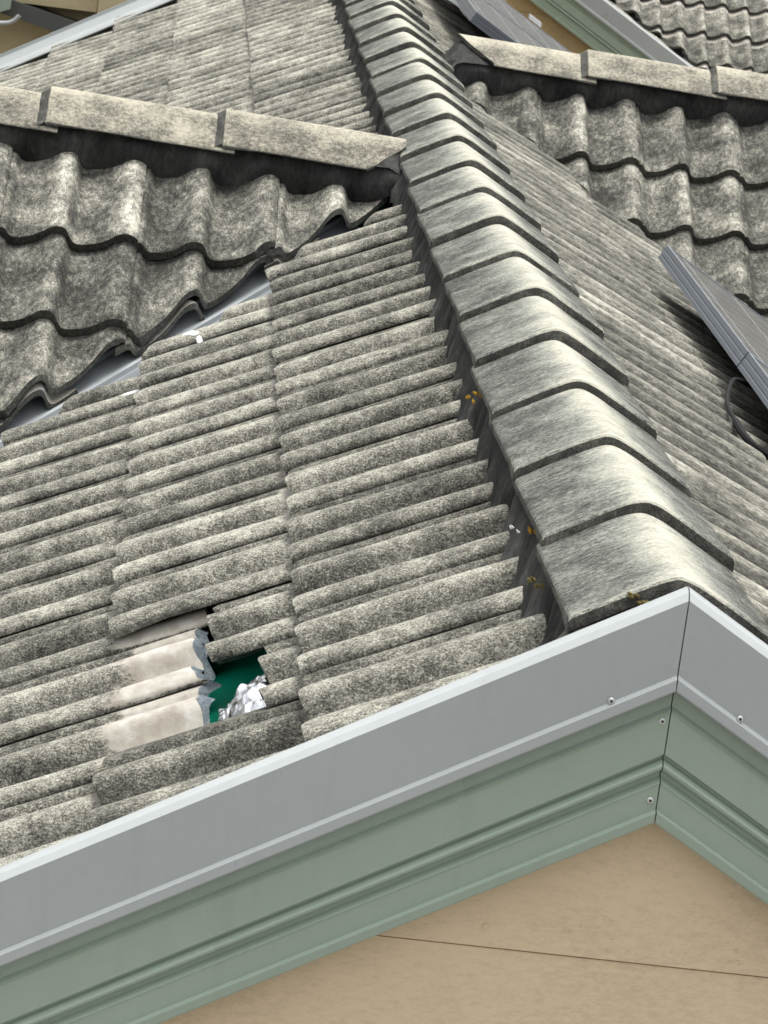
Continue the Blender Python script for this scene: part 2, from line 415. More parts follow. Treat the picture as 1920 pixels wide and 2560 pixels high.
S_L = Slope((0, 0, 0), (-ct, 0, -st), (0, -1, 0), (-st, 0, ct), -2.906+0.02, .4285/ct)
S_L.f2 = 1.0
S_R = Slope((0, 0, 0), (ct, 0, -st), (0, 1, 0), (st, 0, ct), 0.10, .533/ct)
DG = 0.403/ct
S_GL = Slope((0, YC, ZC-DZ+.036), (0, -ct, -st), (1, 0, 0), (0, -st, ct), -0.683, DG)
S_GR = Slope((0, YR, ZR-DZ+.036), (0, -ct, -st), (1, 0, 0), (0, -st, ct), 0.747, .416/ct)
S_GLb = Slope((0, YC, ZC-DZ+.036), (0, ct, -st), (-1, 0, 0), (0, st, ct), 0.05, DG)
S_GRb = Slope((0, YR, ZR-DZ+.036), (0, ct, -st), (-1, 0, 0), (0, st, ct), 0.05, DG)

# left main slope. across coordinate is -y: tile j spans y = 2.906-0.3j-(0..0.3)
def cells_for(sl, y0, y1, k0, k1):
    out = []
    for k in range(k0, k1):
        for j in range(-60, 70):
            a = sl.s0+j*TW; lo = sl.es[1]*a; hi = sl.es[1]*(a+TW); lo, hi = min(lo, hi), max(lo, hi)
            if hi > y0 and lo < y1: out.append((k, j))
    return out
def jl(y): return int(math.floor((-y-S_L.s0)/TW))
jA, jB = jl(.943), jl(.643)
front = ((0, 0.024, 0), (0, 1, 0))
def planes_L(k, j):
    ymid = -(S_L.s0+(j+.5)*TW)
    if ymid < YC: return [front, ((0, YV1+0.0, 0), (1, -1, 0)) if False else ((0.10 if k == 0 else 0.25, YV1, 0), (1, -1, 0))]
    return [((0, YEND-.05, 0), (0, -1, 0)), ((0.055, YV2, 0), (1, 1, 0))]
cL = cells_for(S_L, 0, YC, 0, 7)+[c for c in cells_for(S_L, YC, YEND, 0, 9) if -(S_L.s0+(c[1]+.5)*TW) >= YC]
cL = sorted(set(cL))
skipL = {(1, jA), (1, jB), (2, jA), (2, jB)}
cLn = [c for c in cL if -(S_L.s0+(c[1]+.5)*TW) < YC]; cLf = [c for c in cL if c not in set(cLn)]
left = slope_mesh('tiled_slope', S_L, cLn, planes_L, m_tile, house, 'left roof slope of wavy grey concrete tiles with a hole in it', skipL, 1)
slope_mesh('tiled_slope', S_L, cLf, planes_L, m_tile, house, 'far part of the left roof slope beyond the left cross gable', skipL, 1)

# broken tiles round the hole
def jag(x, sd, amp): return amp*(noise.noise(Vector((x*28, sd, 0)))+0.5*noise.noise(Vector((x*75, sd+9, 0))))
def broken(k, j, u0, u1, label, seed):
    Vt, Ft, c, wv = tile_mesh(S_L, k, j, u0, u1, seed=seed, na=10, frac=.020 if u1 else 0)
    q = len(Vt)//2; ns = len(KSX)
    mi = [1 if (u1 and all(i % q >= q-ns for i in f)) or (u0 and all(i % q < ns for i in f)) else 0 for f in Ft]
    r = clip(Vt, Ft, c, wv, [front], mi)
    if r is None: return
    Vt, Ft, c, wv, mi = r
    o = build('broken_tile', Vt, Ft, [m_tile, m_fresh], left, True, mi if len(mi) == len(Ft) else None, label, {'clean': c, 'wear_shade': wv})
    return sharp(o, 50)
broken(1, jA, lambda x: .154+jag(x, 3, .006)+.01*(x < .0), None, 'upper remnant of a snapped roof tile overhanging the hole', 11)
broken(1, jB, lambda x: .226+jag(x, 5, .006), None, 'short remnant of a snapped roof tile right of the foil', 12)
b1 = broken(2, jA, None, lambda x: .402+.012*math.cos(x*42+1.2)+jag(x, 21, .020), 'roof tile with exposed pale head and jagged broken top edge, upper one', 1)
b2 = broken(2, jB, None, lambda x: .408+.014*math.cos(x*42+1.2)+jag(x, 27, .022), 'roof tile with exposed pale head and jagged broken top edge, lower one', 1)
for b in (b1, b2):
    # broken end faces get the fresh fracture material
    me = b.data
    xs = np.array([v.co.x for v in me.vertices]) + wloc(left).x
    # thin interlocking ribs along the tile's exposed side lap
for j in (jB+1,):
    kk = 1
    mb = MB()
    for q_, (ds, hh) in enumerate(((-.001, .0110), (.0065, .0105), (.0145, .0070))):
        a = S_L.s0+j*TW+ds
        P = [S_L.pt(S_L.D+1*G-u*math.cos(DL), a+d, W0-u*math.sin(DL)+hh+dh) for u in (-0.01, .24) for d, dh in ((-.0025, 0), (-.0018, .0035), (.0018, .0035), (.0025, 0))]
        mb.loft([P[:4], P[4:]])
    rb = mb.build('side_lap_rib', m_capx, left, True)

cR = sorted(set(cells_for(S_R, 0, YEND, 0, 8)))
cRn = [c for c in cR if (S_R.s0+(c[1]+.5)*TW) < YR]; cRf = [c for c in cR if c not in set(cRn)]
slope_mesh('tiled_slope', S_R, cRn, [front, ((.03, 0, 0), (1, 0, 0)), ((-0.10, YR1, 0), (-1, -1, 0))], m_tiler, house, 'right roof slope of grey concrete tiles beside the near solar panels', (), 2, toplen=.585)
slope_mesh('tiled_slope', S_R, cRf, [((0, YEND-.05, 0), (0, -1, 0)), ((.03, 0, 0), (1, 0, 0)), ((-0.055, YR2, 0), (-1, 1, 0))], m_tiler, house, 'far part of the right roof slope under the far solar panels', (), 2, toplen=.585)
# cross gables (rows parallel to x)
def cells_x(sl, x0, x1, k0, k1):
    out = []
    for k in range(k0, k1):
        for j in range(-30, 30):
            a = sl.es[0]*(sl.s0+j*TW); b = sl.es[0]*(sl.s0+(j+1)*TW); lo, hi = min(a, b), max(a, b)
            if hi > x0 and lo < x1: out.append((k, j))
    return out
gl = slope_mesh('tiled_slope', S_GL, cells_x(S_GL, -2.9, 0, 0, 8), [((-.075, YV1, 0), (-1, 1, 0))], m_tileg, house, 'near slope of the left cross gable, large wavy tiles above the valley', (), 3, 9)
gr = slope_mesh('tiled_slope', S_GR, cells_x(S_GR, 0, 2.9, 0, 8), [((.02, YR1, 0), (1, 1, 0))], m_tileg, house, 'near slope of the right cross gable, large wavy tiles behind the panels', (), 4, 9)
glb = slope_mesh('tiled_slope', S_GLb, cells_x(S_GLb, -2.9, 0, 0, 7), [((-.1, YV2, 0), (-1, -1, 0))], m_tileg, house, 'far slope of the left cross gable', (), 5, 4)
grb = slope_mesh('tiled_slope', S_GRb, cells_x(S_GRb, 0, 2.9, 0, 7), [((.1, YR2, 0), (1, -1, 0))], m_tileg, house, 'far slope of the right cross gable', (), 6, 4)

# ------------------------------------------------------------------ mortar bedding
def nz(*a): return noise.noise(Vector(a))
def main_mortar():
    V, F = [], []
    nv = 8; nr = nv+1
    ys = np.arange(0.02, YEND-.06, 0.009)
    for side in (-1, 1):
        sl = S_L if side < 0 else S_R; n0 = len(V)
        for y in ys:
            sg = -y if side < 0 else y
            h = float(np.mean(sl.prof(sg+np.array([-.03, -.022, -.014, -.007, 0, .007, .014]))))
            k = 0
            ext = .148+.036*(1-h/.045)+.020*nz(y*5, side, 0)+.010*nz(y*17, side, 4)+.004*nz(y*60, side, 4)
            fan = max(0.0, nz(y*2.1, side*2, 9))*.03
            ext += fan
            ext = min(ext, .245)
            D = ext/ct
            bot = sl.surf(D, sg, k) if True else None
            bot = np.array(bot)+sl.n*0.0025
            top = np.array((side*.108, y, -.078+.003*nz(y*12, 3, side)))
            for i in range(nv):
                f = i/(nv-1)
                p = top*(1-f)+bot*f
                bulge = math.sin(math.pi*f)
                # lie close to tile: concave fillet near the foot
                sv = sl.surf(min(max(abs(p[0])/ct, .12), .24), sg, k)
                p = p+sl.n*(.006*bulge+.004*nz(y*25, f*3, side))*(1 if f < 1 else 0)
                lim = sv[2]+.002
                if p[2] < lim: p[2] = lim
                V.append(p)
            V.append(np.array(sl.surf(D+.010, sg, k))-sl.n*.014)
        m = len(ys)
        for a in range(m-1):
            for i in range(nr-1):
                q = n0+a*nr+i
                F.append((q, q+1, q+1+nr, q+nr) if side < 0 else (q, q+nr, q+1+nr, q+1))
    # front closing bed under the first cap
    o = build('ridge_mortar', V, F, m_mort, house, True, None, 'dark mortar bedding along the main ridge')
    return o
mort = main_mortar()
mbf = MB()
pr = [(-.165, -.150), (-.118, -.078), (-.03, -.034), (0, -.022), (.03, -.034), (.118, -.078), (.165, -.150), (0, -.1)]
mbf.loft([[(x, y, z+.012*0) for x, z in pr] for y in (.028, .10)])
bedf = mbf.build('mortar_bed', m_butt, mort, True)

def gable_mortar(YG, ZG, sl, xs, side, name_label):
    V, F = [], []; nv = 9
    for x in xs:
        ax = abs(x); k = 0
        d = .146+.010*nz(x*9, 2, YG)+.003*nz(x*40, 1, YG)
        bot = np.array(sl.surf(d/ct, x, 0))+np.array((0, 0, .001))
        # near the main ridge the mortar climbs up to the cap's cut end
        cut = min(1.0, max(0.0, 1-(ax-.10)/.07))
        ty = YG-.100*(1+.25*cut); tz = ZG-.070-.002-.020*cut
        top = np.array((x, ty, tz))
        for i in range(nv):
            f = i/(nv-1)
            p = top*(1-f)+bot*f+np.array((0, -1, .2))*(.010*math.sin(math.pi*f)+.003*nz(x*18, f*4, YG)*math.sin(math.pi*f))
            V.append(p)
    m = len(xs)
    for a in range(m-1):
        for i in range(nv-1):
            q = a*nv+i; F.append((q, q+nv, q+1+nv, q+1))
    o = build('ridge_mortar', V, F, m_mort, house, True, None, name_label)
    return o
gm_l = gable_mortar(YC, ZC, S_GL, np.arange(-2.9, -.104, .01), -1, 'dark mortar band under the left cross gable ridge')
gm_r = gable_mortar(YR, ZR, S_GR, np.arange(.105, 2.9, .01), 1, 'dark mortar band under the right cross gable ridge')
# solid bedding body of the cross ridges, dying into the main ridge
def bed_body(par, xa, xb, YG, ZG, end0):
    V, F = [], []; ys = np.linspace(-.112, .112, 17)
    for x in np.linspace(xa, xb, 26):
        fl = min(1.0, max(0.0, (end0-abs(x))/.035))
        for yy in ys:
            V.append((x+.003*nz(yy*30, x*30, 1), YG+yy*(1+.25*fl), ZG-(math.sqrt((yy*.60)**2+.014**2)-.014)-.0195-.045*fl+.002*nz(yy*30, x*30, YG)))
    n = len(ys)
    for i in range(25):
        for j in range(n-1):
            q = i*n+j; F.append((q, q+1, q+n+1, q+n))
    return build('mortar_bed', V, F, m_mort, par, True)
bed_body(gm_l, -.60, -.108, YC, ZC, .135)
bed_body(gm_r, .62, .130, YR, ZR, .195)

# ------------------------------------------------------------------ ridge caps
def capz(x): return -(math.sqrt((x*.57)**2+.009**2)-.009)
def ridge_cap(parent, origin, ax, ay, L, tilt, mat, label=None, cut=None, seed=0, half=.125, thin=1.0):
    """ax: unit across (horizontal), ay: unit along from the raised butt end"""
    rnd = random.Random(seed)
    origin, ax, ay = map(Vector, (origin, ax, ay)); Z = Vector((0, 0, 1))
    xs = [-half, -half+.003, -.105, -.085, -.065, -.047, -.033, -.023, -.014, -.006, 0, .006, .014, .023, .033, .047, .065, .085, .105, half-.003, half]
    vs = [0, .002, .02, .09, .17, .25, .33, .40, L]
    dx = rnd.uniform(-.003, .003); dz = rnd.uniform(-.002, .002); dyaw = rnd.uniform(-.006, .006)
    V, m, W_ = [], [], []; nx = len(xs); nv = len(vs); TK = .0195
    for lay in (0, 1):
        for v in vs:
            for x in xs:
                zz = capz(x)-tilt*v/L+dz
                ed = (.0035 if v == 0 else 0)+(.003 if abs(x) == half else 0)
                wv = .0012*nz(x*30+seed*3.3, v*14, 1)
                vv = v+(.0025*nz(x*60, seed, 7) if v < .01 else 0)
                xx = x+dx+dyaw*v+(.002*nz(v*40, seed, x > 0) if abs(x) > .12 else 0)
                if cut and (lay == 0 or True):
                    e = cut(x); vv = min(vv, e)
                p = origin+ax*xx+ay*vv+Z*(zz+wv-ed*(1 if lay == 0 else 0)-((TK if v < .05 else .6*TK)*(1 if abs(x) < .1 else thin) if lay else 0))
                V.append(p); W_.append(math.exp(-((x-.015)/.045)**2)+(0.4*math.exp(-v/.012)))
    F = []; q = nx*nv; mi = []
    for i in range(nv-1):
        for j in range(nx-1):
            a = i*nx+j
            F.append((a, a+1, a+1+nx, a+nx)); mi.append(0); F.append((q+a, q+a+nx, q+a+1+nx, q+a+1)); mi.append(1)
    for j in range(nx-1):
        F.append((j, q+j, q+j+1, j+1)); mi.append(1); a = (nv-1)*nx+j; F.append((a, a+1, q+a+1, q+a)); mi.append(1)
    for i in range(nv-1):
        a = i*nx; F.append((a, a+nx, q+a+nx, q+a)); mi.append(1); a += nx-1; F.append((a, q+a, q+a+nx, a+nx)); mi.append(1)
    o = build('ridge_cap', V, F, [mat, m_butt], parent, True, mi, label, {'wear_shade': W_})
    return sharp(o, 38)
Y0, LC = .0622, .3964
butts = [None]*19
py = [Y0+LC*i for i in range(29)]
for i, y in enumerate(py):
    if y > YEND-.1: break
    L = min(.425, YEND-.03-y)
    ridge_cap(mort, (0, y, -.001), (1, 0, 0), (0, 1, 0), L, .018, m_cap, seed=i+1,
              label='frontmost ridge cap above the barge apex' if i == 0 else None)
# cross ridge caps: raised butt ends point toward -x
a0 = -.9223
def fil(parent, x, YG, ZG):
    V, F = [], []; xs = np.linspace(-.122, .122, 21)
    for (dx, dz) in ((.001, -.0025), (-.020, -.0150), (-.022, -.0195)):
        for yy in xs: V.append((x+dx+.0015*nz(yy*60, x, dx*90), YG+yy, ZG+capz(yy)+dz))
    n = len(xs)
    for a in range(2):
        for i in range(n-1): q = a*n+i; F.append((q, q+1, q+n+1, q+n))
    build('mortar_fillet', V, F, m_butt, parent, True)
for i in range(-5, 3):
    x = a0+i*LC
    cut = None
    if i == 1: cut = lambda xx: (-.112-(a0+LC))-max(0, min(abs(xx), .125)-.035)*.95-.006*nz(xx*70, 1, 1)
    if i == 2: continue
    ridge_cap(gm_l, (x, YC, ZC), (0, 1, 0), (1, 0, 0), .425, .018, m_capx, thin=.45, seed=40+i, cut=cut)
    fil(gm_l, x, YC, ZC)
b0 = .189
for i in range(0, 7):
    x = b0+i*LC
    if i == 0:
        # cut end toward the main ridge: build reversed so the cut lands on the ridge side
        L0 = LC+.028
        ridge_cap(gm_r, (b0+L0, YR, ZR-.018), (0, -1, 0), (-1, 0, 0), L0+.0, -.018, m_capx, thin=.45, seed=70, cut=lambda xx: L0-min(abs(xx), .125)**1.2*1.35)
    else:
        ridge_cap(gm_r, (x, YR, ZR), (0, 1, 0), (1, 0, 0), .425, .018, m_capx, thin=.45, seed=70+i)
        fil(gm_r, x, YR, ZR)

# ------------------------------------------------------------------ valleys
def valley(sx, yv, zg_unused, label, yw=1):
    """V trough running down from (0,yv): sx=-1 left, +1 right"""
    prf = [(-.21, .010), (-.205, 0), (-.105, 0), (-.100, .006), (-.095, 0), (-.045, 0), (-.040, .007), (-.035, 0), (0, -.004), (.035, 0), (.040, .007), (.045, 0), (.095, 0), (.100, .006), (.105, 0), (.205, 0), (.21, .010)]
    V, F = [], []
    for a in np.arange(.16, 3.0, .15):
        cx, cy = sx*a, yv-a*yw
        for (wd, hh) in prf:
            # wd<0: on the main slope side, wd>0 on the gable side
            q = wd/math.sqrt(2)
            # move perpendicular to the valley in plan: toward gable = (sx, +yw)
            px = cx+sx*q; pyy = cy+yw*q
            if wd < 0: z = -t*abs(px)
            else: z = -t*(abs(cx)-0)-0+0  # gable plane rises toward +y
            if wd >= 0: z = -t*abs(cx)+t*q
            if wd < 0: z = -t*(abs(cx)+q)
            V.append((px, pyy, z+ZS-.082+hh-(.022 if wd > .01 else 0)))
    n = len(prf); m = len(V)//n
    for i in range(m-1):
        for j in range(n-1): q = i*n+j; F.append((q, q+1, q+1+n, q+n))
    o = build('valley_flashing', V, F, m_valley, house, False, None, label)
    return o
v1 = valley(-1, YV1, 0, 'grey metal valley gutter left of the main ridge')
v2 = valley(1, YR1, 0, 'grey metal valley gutter right of the main ridge')
valley(-1, YV2, 0, 'valley gutter behind the left cross gable', -1)
valley(1, YR2, 0, 'valley gutter behind the right cross gable', -1)

# ------------------------------------------------------------------ sarking and battens under the left slope
def quad_on(sl, D0, D1, a0_, a1_, wv, name, mat, parent, nx=2, ny=2, th=.0, wav=0, label=None):
    V, F = [], []
    for i in range(nx+1):
        for j in range(ny+1):
            D = D0+(D1-D0)*i/nx; a = a0_+(a1_-a0_)*j/ny
            V.append(sl.pt(D, a, wv+wav*nz(D*14, a*9, 3)))
    for i in range(nx):
        for j in range(ny): q = i*(ny+1)+j; F.append((q, q+1, q+ny+2, q+ny+1))
    return build(name, V, F, mat, parent, True, None, label)
quad_on(S_L, .02, 2.6, -3.2, -.03, W0-.10, 'sarking', m_sark, house, 120, 120, wav=.022, label='green roof sarking seen through the hole')
quad_on(S_L, .02, 2.6, -11.1, -3.21, W0-.125, 'sarking', m_sark, house, 10, 20)
quad_on(S_R, .02, 2.6, .03, 11.0, W0-.125, 'sarking', m_sark, house, 10, 20)
bt = MB()
for D in [S_L.D+k*G-.368 for k in range(1, 6)]:
    o_ = S_L.pt(D, -3.0, W0-.085); e = np.array(S_L.ed)*.035; nn = np.array(S_L.n)*.028
    bt.box(o_, e, np.array(S_L.es)*2.97, nn)
bt.build('roof_batten', m_wood, house)

# ------------------------------------------------------------------ foil scrap in the hole
fv, ff = [], []
n_ = 60
for i in range(n_+1):
    for j in range(n_+1):
        a = i/n_; b = j/n_
        D = (.452+.105*a)/ct; yy = .535+.225*b
        lift = -.058+.040*math.sin(math.pi*min(1, a*1.1))*math.sin(math.pi*b)**.5+.009*nz(a*5, b*7, 1)+.005*nz(a*13, b*12, 5)+.0022*nz(a*34, b*30, 8)
        ex = .010*nz(b*9, 0, 3)
        fv.append(S_L.pt(D+ex, -yy, W0+lift+.01))
for i in range(n_):
    for j in range(n_): q = i*(n_+1)+j; ff.append((q, q+1, q+n_+2, q+n_+1))
fo = build('foil_scrap', fv, ff, m_foil, None, True, None, None, loc=(-.4, .8, -.42))
tag(fo, 'crumpled shiny silver foil stuffed in the hole of the tiled roof', 'foil')

# ------------------------------------------------------------------ barge (fascia) of the near gable
CAPP = [(.003, -.030), (.0, -.026), (.0, -.016), (.0030, -.0085), (.0110, .0), (.1005, .0), (.1050, .0050), (.1175, .0056), (.1195, .0045), (.119, .0), (.104, -.004), (.10, -.006), (.02, -.006), (.007, -.012), (.006, -.030)]
GRN = [(.095, -.0110), (.1412, -.0110), (.1450, -.0045), (.1475, -.0062), (.1495, -.0075), (.1995, -.0075), (.2025, -.0150), (.2055, -.0150), (.2080, -.0105), (.2105, -.0060), (.2135, -.0040), (.2170, -.0050), (.2200, -.0095), (.2225, -.0150), (.2275, -.0150), (.2305, -.0110), (.2340, -.0045), (.2365, -.0058), (.2668, -.0075), (.2696, -.0008), (.2810, -.0020), (.2830, -.0035), (.2830, -.0180), (.095, -.0180)]
def rake(prf, side, x1, name, mat, par, ox=0, oy=0, oz=0, label=None, gap=.0007):
    mb = MB(); rings = []
    nseg = 2
    for i in range(nseg+1):
        x = gap+(x1-gap)*i/nseg
        rings.append([(ox+side*x, oy-d, oz-t*x-h) for h, d in prf])
    mb.loft(rings)
    return mb.build(name, mat, par, False, label)
def soft(o, ang=60):
    me = o.data
    for p in me.polygons: p.use_smooth = True
    return sharp(o, ang)
cl = rake(CAPP, -1, 3.3, 'barge_capping', m_greymet, house, label='grey metal barge capping running down to the left')
cr = rake(CAPP, 1, 3.3, 'barge_capping', m_greymet, house, label='grey metal barge capping running down to the right')
bl = soft(rake(GRN, -1, 3.3, 'bargeboard', m_green, house, label='sage green profiled bargeboard on the left'), 28)
br = soft(rake(GRN, 1, 3.3, 'bargeboard', m_green, house, label='sage green profiled bargeboard on the right'), 28)
def rivet(par, x, h, d, side, oy=0):
    mb = MB(); c = Vector((side*x, oy-d, -t*x-h))
    prof_ = [(.0042, 0), (.0042, .0010), (.0034, .0020), (.0019, .0024)]
    rings = []
    for r, o_ in prof_:
        rings.append([c+Vector((r*math.cos(a), -o_, r*math.sin(a))) for a in [2*math.pi*i/16 for i in range(16)]])
    mb.loft(rings)
    mb.loft([[c+Vector((r*math.cos(a), -.0028 if r > .0001 else -.0029, r*math.sin(a))) for a in [2*math.pi*i/10 for i in range(10)]] for r in (.0017, .00005)], m=1)
    return mb.build('rivet', [m_rivet, m_hole], par, True)
def inv_rivet(px): return px
rivs = [(cl, .0725, .0985, .001, -1), (cl, .755, .098, 0, -1), (cr, .0800, .0985, .001, 1), (bl, .0085, .1275+.0275, -.0075, -1), (bl, .0085, .252, -.0065, -1)]
for a in rivs: rivet(*a)
for sx_, xx in ((-1, 1.45), (-1, 2.15), (1, .75), (1, 1.45)):
    rivet(cl if sx_ < 0 else cr, xx, .0985, 0, sx_)

def smooth2(pts, n=5):
    out = []
    for i in range(len(pts)-1):
        p0 = pts[max(i-1, 0)]; p1 = pts[i]; p2 = pts[i+1]; p3 = pts[min(i+2, len(pts)-1)]
        for k in range(n):
            q = k/n
            out.append(tuple(.5*((2*b)+(c-a)*q+(2*a-5*b+4*c-d)*q*q+(3*b-a-3*c+d)*q**3) for a, b, c, d in zip(p0, p1, p2, p3)))
    out.append(pts[-1]); return out
# gable wall: two cladding sheets with a joint
JB = .4716
def gable_wall(name, ox, oy, oz, mat, par, z_low, xw, jb=JB, label=None, hb=.25):
    o1 = MB()
    zj = oz-jb; ytop = oy+.045
    # upper triangle, from the joint up
    xj = (jb-hb)/t
    tri = [(ox-xj, zj), (ox+xj, zj), (ox, oz-hb)]
    o1.loft([[(x, y, z) for x, z in tri] for y in (ytop-.0025, ytop+.02)])
    a = o1.build(name, mat, par, False, label)
    mb = MB(); zl = zj-.0022
    zE = oz-hb-t*xw
    low = [(ox-xw, z_low), (ox+xw, z_low), (ox+xw, zE), (ox+xj, zl), (ox-xj, zl), (ox-xw, zE)]
    mb.loft([[(x, y, z) for x, z in low] for y in (ytop, ytop+.02)])
    b = mb.build(name, mat, par, False)
    mb = MB(); mb.box((ox-xj-.1, ytop+.021, z_low), (2*xj+.2, 0, 0), (0, .05, 0), (0, 0, zj-z_low+.06)); mb.build('wall_frame', m_hole, a)
    return a, b
wa, wb = gable_wall('gable_wall', 0, .0, 0, m_wall, house, -5, 2.9, label='upper sheet of beige cladding under the gable apex')
# small round plug in the upper sheet
mb = MB(); pc = Vector((-.1745, .0425, -.4465))
mb.loft([[pc+Vector((r*math.cos(a), -o_, r*math.sin(a))) for a in [2*math.pi*i/18 for i in range(18)]] for r, o_ in ((.0042, 0), (.0042, .0012), (.0036, .0016), (.0001, .0016))])
mb.build('wall_plug', m_wall, wa, True)
# remaining house shell
sh = MB()
sh.box((-2.9, .10, -5), (.15, 0, 0), (0, 11, 0), (0, 0, 3.15)); sh.box((2.75, .10, -5), (.15, 0, 0), (0, 11, 0), (0, 0, 3.15))
sh.build('side_wall', m_wall, house)
sh = MB(); sh.box((-2.9, 11.02, -5), (5.8, 0, 0), (0, .12, 0), (0, 0, 3.1)); sh.build('rear_wall', m_wall, house)

# far rake flashing of the main roof
FAR = [(.055, .40), (.050, .40), (.045, .05), (.012, .012), (-.004, .010), (-.004, .0), (.10, .0), (.10, .006), (.06, .012)]
def farrake(side, label):
    mb = MB()
    mb.loft([[(side*x, YEND-d*.62, -t*x-h) for h, d in FAR] for x in (.001, 3.3)])
    return mb.build('barge_capping', m_greymet, house, False, label)
farrake(-1, 'far grey metal edge flashing at the upper left'); farrake(1, 'far grey metal edge flashing on the right')

# ------------------------------------------------------------------ bits on the roof: residue, lichen, chips
def blob(name, sl, D, sg, size, mat, par, seed, k=0, asp=1.6, h=.003, label=None, cnt=1, lift=0.001):
    mb = MB(); rnd = random.Random(seed)
    for c in range(cnt):
        cD = D+(rnd.uniform(-1, 1)*size*1.4 if cnt > 1 else 0); cs = sg+(rnd.uniform(-1, 1)*size*2 if cnt > 1 else 0)
        sz = size*(rnd.uniform(.35, 1) if cnt > 1 else 1)
        V = [tuple(np.array(sl.surf(cD, cs, k))+sl.n*(h+lift))]; rn = 12; F = []
        for ring in (0.6, 1.0):
            for i in range(rn):
                a = 2*math.pi*i/rn; r = sz*ring*(1+.45*nz(math.cos(a)*2+seed+c, math.sin(a)*2, 3))
                V.append(tuple(np.array(sl.surf(cD+r*math.cos(a)*asp, cs+r*math.sin(a), k))+sl.n*((h*.7 if ring < 1 else 0)+lift)))
        for i in range(rn):
            F.append((0, 1+i, 1+(i+1) % rn)); F.append((1+i, 1+rn+i, 1+rn+(i+1) % rn, 1+(i+1) % rn))
        mb.add(V, F)
    o = build(name, mb.V, mb.F, mat, par, True, None, label)
    return o
blob('white_residue', S_L, .70/ct, -2.93, .009, m_white, left, 3, 2, 3.0, .0008, 'white paint residue on tiles beside the valley gutter', 6)
blob('white_residue', S_L, .575/ct, -3.20, .008, m_white, left, 8, 1, 1.8, .0008, 'white droppings on the highest tile beside the valley', 5)
def patch(pt3, size, mat, name, par, seed, n=(-.5, -.5, .7), asp=2.5, label=None, cnt=6, ax=(0.1, .4, -.3)):
    mb = MB(); rnd = random.Random(seed); nn = Vector(n).normalized(); a1 = (Vector(ax)-nn*Vector(ax).dot(nn)).normalized(); a2 = nn.cross(a1)
    for c in range(cnt):
        ctr = Vector(pt3)+a1*rnd.uniform(-1, 1)*size*asp+a2*rnd.uniform(-1, 1)*size*.6; r0 = size*rnd.uniform(.25, .6)
        V = [ctr+nn*.004]; F = []
        for i in range(9):
            a = 2*math.pi*i/9; r = r0*rnd.uniform(.6, 1.3); V.append(ctr+a1*r*math.cos(a)*1.5+a2*r*math.sin(a)-nn*.003)
        for i in range(9): F.append((0, 1+i, 1+(i+1) % 9))
        mb.add(V, F)
    return build(name, mb.V, mb.F, mat, par, True, None, label)
patch((-.137, 1.52, -.105), 0.0046, m_lich, 'lichen_patch', mort, 1, label='orange lichen on the ridge mortar, highest of the three')
patch((-.122, 1.53, -.098), 0.0052, m_lich, 'lichen_patch', mort, 2)
patch((-.118, .62, -.095), 0.0039, m_lich, 'lichen_patch', mort, 3)
patch((-.13, .40, -.11), .006, m_moss, 'lichen_patch', mort, 4, cnt=10)
patch((-.045, .058, -.034), .007, m_moss, 'lichen_patch', mort, 5, n=(0, -1, .3), cnt=8, ax=(1, 0, -.5))
patch((-.138, .66, -.103), .004, m_white, 'white_chip', mort, 6, cnt=3)
patch((-.148, .25, -.118), .0025, m_white, 'white_chip', mort, 7, cnt=2)

# ------------------------------------------------------------------ solar panels
def solar_panel(x0, y0, ny, nx, zoff, label, group, cable=False, loc=None):
    """x0: horizontal x of upslope edge; y0: near end; ny length along y; nx length down the slope"""
    P = empty('solar_panel', (x0, y0, -t*x0+zoff), label, 'solar panel', group)
    n = Vector((st, 0, ct)); e = Vector((ct, 0, -st)); Y = Vector((0, 1, 0))
    O = Vector((x0, y0, -t*x0+zoff))   # top surface corner
    f = MB(); H = .038
    def rail(a, du, length, inn):
        # profile: outer face with two shallow grooves; inn = inward direction
        pr = [(0, 0), (0, -.010), (.0015, -.0112), (.0015, -.0135), (0, -.0147), (0, -.0245), (.0015, -.0257), (.0015, -.0280), (0, -.0292), (0, -H), (.012, -H), (.012, -.004), (.012, 0)]
        f.loft([[a+inn*p+n*q for p, q in pr], [a+du*length+inn*p+n*q for p, q in pr]])
    rail(O, Y, ny, e); rail(O+e*nx, Y, ny, -e); rail(O+e*.012, e, nx-.024, Y); rail(O+Y*ny+e*.012, e, nx-.024, -Y)
    f.build('panel_frame', m_alu, P)
    l = MB()
    l.box(O+n*.0005+e*0, e*.0065, Y*ny, n*.0008); l.box(O+e*.0065+n*.0005, e*(nx-.0065), Y*.005, n*.0008); l.box(O+e*.0065+n*.0005+Y*(ny-.005), e*(nx-.0065), Y*.005, n*.0008)
    l.build('frame_lip', m_aluh, P)
    g_ = MB(); g_.box(O+e*.012+Y*.012-n*.0035, e*(nx-.024), Y*(ny-.024), n*.0025)
    gg = g_.build('glass', m_glass, P)
    b = MB()
    cy = .166; y = .05
    k = 0
    while y < ny-.03:
        yy = y; b.box(O+e*.014+Y*yy-n*.0009, e*(nx-.028), Y*.0012, n*.0002); y += cy; k += 1
    x = .05
    while x < nx-.03:
        b.box(O+e*x+Y*.014-n*.0011, e*.0012, Y*(ny-.028), n*.0003); x += .156
    b.build('cell_line', m_bus, gg)
    rl = MB(); rl.box(O+e*.22-n*(H+.036), e*.035, Y*ny, n*.034); rl.box(O+e*(nx-.25)-n*(H+.036), e*.035, Y*ny, n*.034)
    rl.build('mounting_rail', m_alu, P)
    bk = MB(); bk.box(O+e*.014+Y*.014-n*.0045, e*(nx-.028), Y*(ny-.028), -n*.002); bk.build('back_sheet', m_black, P)
    return P
gname = 'solar panels on the right roof slope'
ZP = ZS+.11
